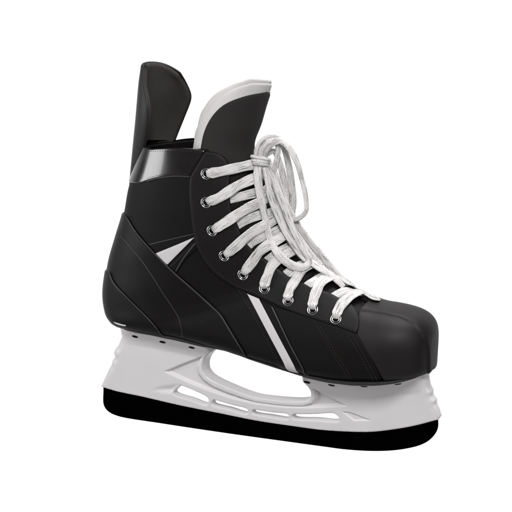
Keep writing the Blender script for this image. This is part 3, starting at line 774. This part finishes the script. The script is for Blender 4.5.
# ------------------------------------------------------------------ laces
NEAR = [  # near-side px path after the eyelet, then the midline px
    ([(219, 171.5), (240, 167)], (256, 163)),
    ([(219, 197.5), (240, 184)], (259.5, 173)),
    ([(225, 222.5), (245, 209)], (266, 195)),
    ([(236, 246), (252, 232)], (275, 216)),
    ([(252, 262), (262, 249)], (287, 231)),
    ([(268.5, 275), (276, 261)], (297, 246)),
    ([(294, 286), (303, 271)], (316, 262)),
    ([(317, 294), (324, 283), (336, 281)], (350, 281)),
    ([(341.5, 307), (350, 299.5), (362, 294.5)], (376, 295.5)),
]
def lace_seg(k, sgn, lift):
    nearp, m1 = NEAR[k]; e = np.array(EUV[k]); sc = np.array([BOOT.Lu, BOOT.Lv])
    q = [e]+[np.array(BOOT.uv(*a)) for a in nearp]; m = np.array(BOOT.mid(*((362, 291) if k == 8 and sgn < 0 else m1), 1)); q.append(m)
    prev = np.array([q[-2][0], q[-2][1]]); dv = m-prev
    tu = EUV[max(k-1, 0)]; e2 = np.array([m[0]+(m[0]-e[0])*(.85 if k < 7 else .35 if k == 7 else -.35), 2-(tu[1]+.05)])
    if k >= 7: e2 = np.array([m[0]*.5+e[0]*.5 if sgn > 0 else e[0]+(EUV[k-1][0]-e[0])*.5, 2-e[1]-.03])
    q += [m*.45+e2*.55, e2]
    c = catmull(np.array(q)*sc, 1.2)/sc; t = np.linspace(0, 1, len(c)); 
    vv = np.clip(c[:, 1], 0, 2); a = np.clip((vv-e[1])/(1-e[1]), 0, 1); b_ = np.clip((vv-1)/(e2[1]-1), 0, 1)
    off = np.where(vv < 1, 4.3+(lift-4.3)*a, lift+(.9-lift)*b_**(1.2 if k < 7 else .6))
    s = np.arange(len(c))*1.2
    off = off-3.0*np.clip(1-s/4.5, 0, 1)**2+1.1*np.exp(-((s-7)/4)**2)
    p, nn = BOOT.at(c[:, 0], c[:, 1], off)
    w = 5.1*(1-.45*np.clip(1-s/9, 0, 1)); w = w*(1+.05*np.sin(s*.21+k))
    # slight roll so that strands do not all lie flat
    tt = np.gradient(p, axis=0); tt /= np.linalg.norm(tt, axis=1, keepdims=True); bb = np.cross(tt, nn); ang = .16*np.sin(s*.06+k*1.7)
    nn = nn*np.cos(ang)[:, None]+bb*np.sin(ang)[:, None]
    if sgn < 0: p = p*[1, -1, 1]; nn = nn*[1, -1, 1]
    v_, f_, u_ = sweep(p, nn, w, .95, 18, 3.0)
    return v_, f_, [(a_+k*37+(11 if sgn < 0 else 0), b__) for a_, b__ in u_]
root = None
segs = [lace_seg(0, 1, 6.0)]
b = Bag(); b.add(segs[0]); lace = b.build('shoelace', M_LACE, skate, uv=True)
for k in range(9):
    if k:
        b = Bag(); b.add(lace_seg(k, 1, 6.4)); b.build('lace_strand', M_LACE, lace, uv=True)
UNDER = [([(226, 199.5), (238, 197), (250, 194)], (266, 190)), ([(232, 228), (244, 221), (256, 216)], (274, 211)), ([(244, 249), (254, 241), (265, 235)], (283, 227)),
         ([(259, 267), (270, 259), (279, 252)], (294, 243)), ([(275.5, 284), (289, 273), (298, 267)], (311, 260)), ([(297, 294.5), (312, 284), (321, 279)], (335, 273)), ([(322, 304), (337, 296), (347, 292.5)], (361, 289))]
for k, (pp, m1) in enumerate(UNDER):
    sc = np.array([BOOT.Lu, BOOT.Lv]); q = [np.array(BOOT.uv(*a)) for a in pp]; m = np.array(BOOT.mid(*m1, 1)); q += [m, np.array([m[0]-.012, 1.16])]
    c = catmull(np.array(q)*sc, 1.2)/sc; s_ = np.arange(len(c))*1.2; a = np.clip((s_-10)/14, 0, 1)
    p, nn = BOOT.at(c[:, 0], c[:, 1], -.1+2.9*a-.9*np.clip((c[:, 1]-1)/.16, 0, 1))
    v_, f_, u_ = sweep(p, nn, 4.7+.2*np.sin(s_*.2+k), .9, 18, 3.0)
    b = Bag(); b.add((v_, f_, [(x+k*41+13, y) for x, y in u_])); b.build('lace_strand', M_LACE, lace, uv=True)

def strand(name, pts, hw=4.3, ht=1.1, n0=(.35, -.9, .3), roll=0.0, uvo=0.0):
    """free hanging ribbon: (px, py, depth y[, half width]) points"""
    q = np.array([list(P(a[0], a[1], a[2]))+[a[3] if len(a) > 3 else hw] for a in pts]); c = catmull(q, 1.3)
    p = c[:, :3]; s = np.arange(len(p))*1.3; t = np.gradient(p, axis=0); t /= np.linalg.norm(t, axis=1, keepdims=True)
    nn = np.tile(np.array(n0, float), (len(p), 1)); nn -= (nn*t).sum(1, keepdims=True)*t; nn /= np.linalg.norm(nn, axis=1, keepdims=True)
    bb = np.cross(t, nn); ang = roll+.18*np.sin(s*.05+uvo); nn = nn*np.cos(ang)[:, None]+bb*np.sin(ang)[:, None]
    v_, f_, u_ = sweep(p, nn, c[:, 3], ht, 18, 2.2)
    bg_ = Bag(); bg_.add((v_, f_, [(a_+uvo*53, b_) for a_, b_ in u_])); return bg_.build(name, M_LACE, lace, uv=True)
# far loop: tall arc to the right
strand('lace_loop', [(262, 161, -6, 2.8), (265.5, 151, -8, 3.2), (273, 143, -8, 3.3), (281.5, 140.8, -8, 3.4), (289.5, 148, -8, 3.3), (297.5, 164, -8, 2.8), (302.5, 182, -8, 2.5), (306, 199, -8, 2.4), (306, 211, -8, 2.2), (300, 217.5, -6, 2.4), (292, 219, -2, 3), (287, 212, 2, 3.8), (285.5, 196, 4, 3.8), (283.5, 178, 4, 3.4), (279, 161, 3, 3), (274, 151, 0, 2.8), (267, 154, -3, 2.8), (262, 160, -5, 2.6)], ht=1.3, uvo=1.0)
# near loop hanging low over the instep
strand('lace_loop', [(258.5, 160, -12, 3.2), (257.5, 172, -16, 3.9), (259, 188, -18, 4.1), (262.5, 206, -18, 3.8), (266.5, 224, -19, 3.2), (271, 241, -21, 3.4), (279.5, 255.5, -23, 4.1), (291, 264.5, -22, 4.2), (303, 267.5, -18, 3.8), (309.5, 262, -12, 3), (304.5, 251, -10, 3.2), (296.5, 236, -9, 3.3), (289, 220, -8, 3.3), (282, 202, -8, 3.4), (275.5, 185, -8, 3.6), (269, 171, -9, 3.4), (263, 160, -10, 2.8)], ht=1.3, uvo=2.3)
# two free ends running down along the instep
strand('lace_end', [(268, 160, -6, 2.8), (274.5, 173, -4, 3.2), (280.5, 190, -2, 3.5), (287.5, 208, -1, 3.8), (296.5, 223.5, 0, 4), (308, 239.5, 0, 4), (321, 255.5, 0, 4), (332, 268.5, 0, 3.8), (341.5, 278.5, 0, 3.3), (349, 284, -1, 2.8)], ht=1.3, roll=.35, uvo=3.7)
strand('lace_end', [(264, 162, -10, 2.8), (267, 178, -13, 3.0), (270.5, 196, -13, 3.3), (277, 213, -12, 3.4), (285, 230, -11, 3.5), (293.5, 245, -11, 3.4), (302, 256, -10, 3.4), (316, 265.5, -10, 3.8), (332, 276, -8, 3.6), (344, 287, -8, 2.8)], ht=1.3, roll=-.3, uvo=5.1)
strand('lace_loop', [(256, 160, -9, 2.6), (257, 150, -10, 2.8), (262.5, 141, -8, 3), (271, 136.6, -4, 3), (279.5, 139, 2, 3), (285, 151, 5, 3), (289, 167, 6, 3.3), (291.8, 186, 7, 3.6), (293, 203, 7, 3.6), (291, 217, 5, 3.4)], ht=1.3, uvo=6.4)
strand('lace_loop', [(260, 160, -10, 2.4), (262, 150, -11, 2.5), (268, 142, -10, 2.6), (276, 141, -6, 2.6), (278, 150, -3, 2.6), (276, 163, -4, 2.6), (273.5, 178, -5, 2.8), (276.3, 195, -6, 3.2), (282.5, 211, -6, 3.2), (290, 225, -5, 3.2), (300, 239, -5, 3), (311, 254, -4, 2.8), (322, 266, -3, 2.6)], ht=1.2, uvo=7.7)
# knot: three turns wrapped round the bundle
for dz, uvo in ((-.6, 7.2), (2.6, 8.1), (5.4, 9.3)):
    c = P(260.5, 159+dz, -8); pts = []
    for i in range(40):
        a_ = 2*math.pi*i/39; pts.append(c+CR*((9.0-.4*dz*.5)*math.cos(a_))+(-_d)*(-9.5*math.sin(a_))-CU*((1.9-.5*dz*.3)*math.cos(a_)))
    p = np.array(pts); nn = p-c; v_, f_, u_ = sweep(p, nn, 1.75, 1.15, 14, 2.2)
    b = Bag(); b.add((v_, f_, [(q[0]+uvo*40, q[1]) for q in u_])); b.build('lace_knot', M_LACE, lace, uv=True)
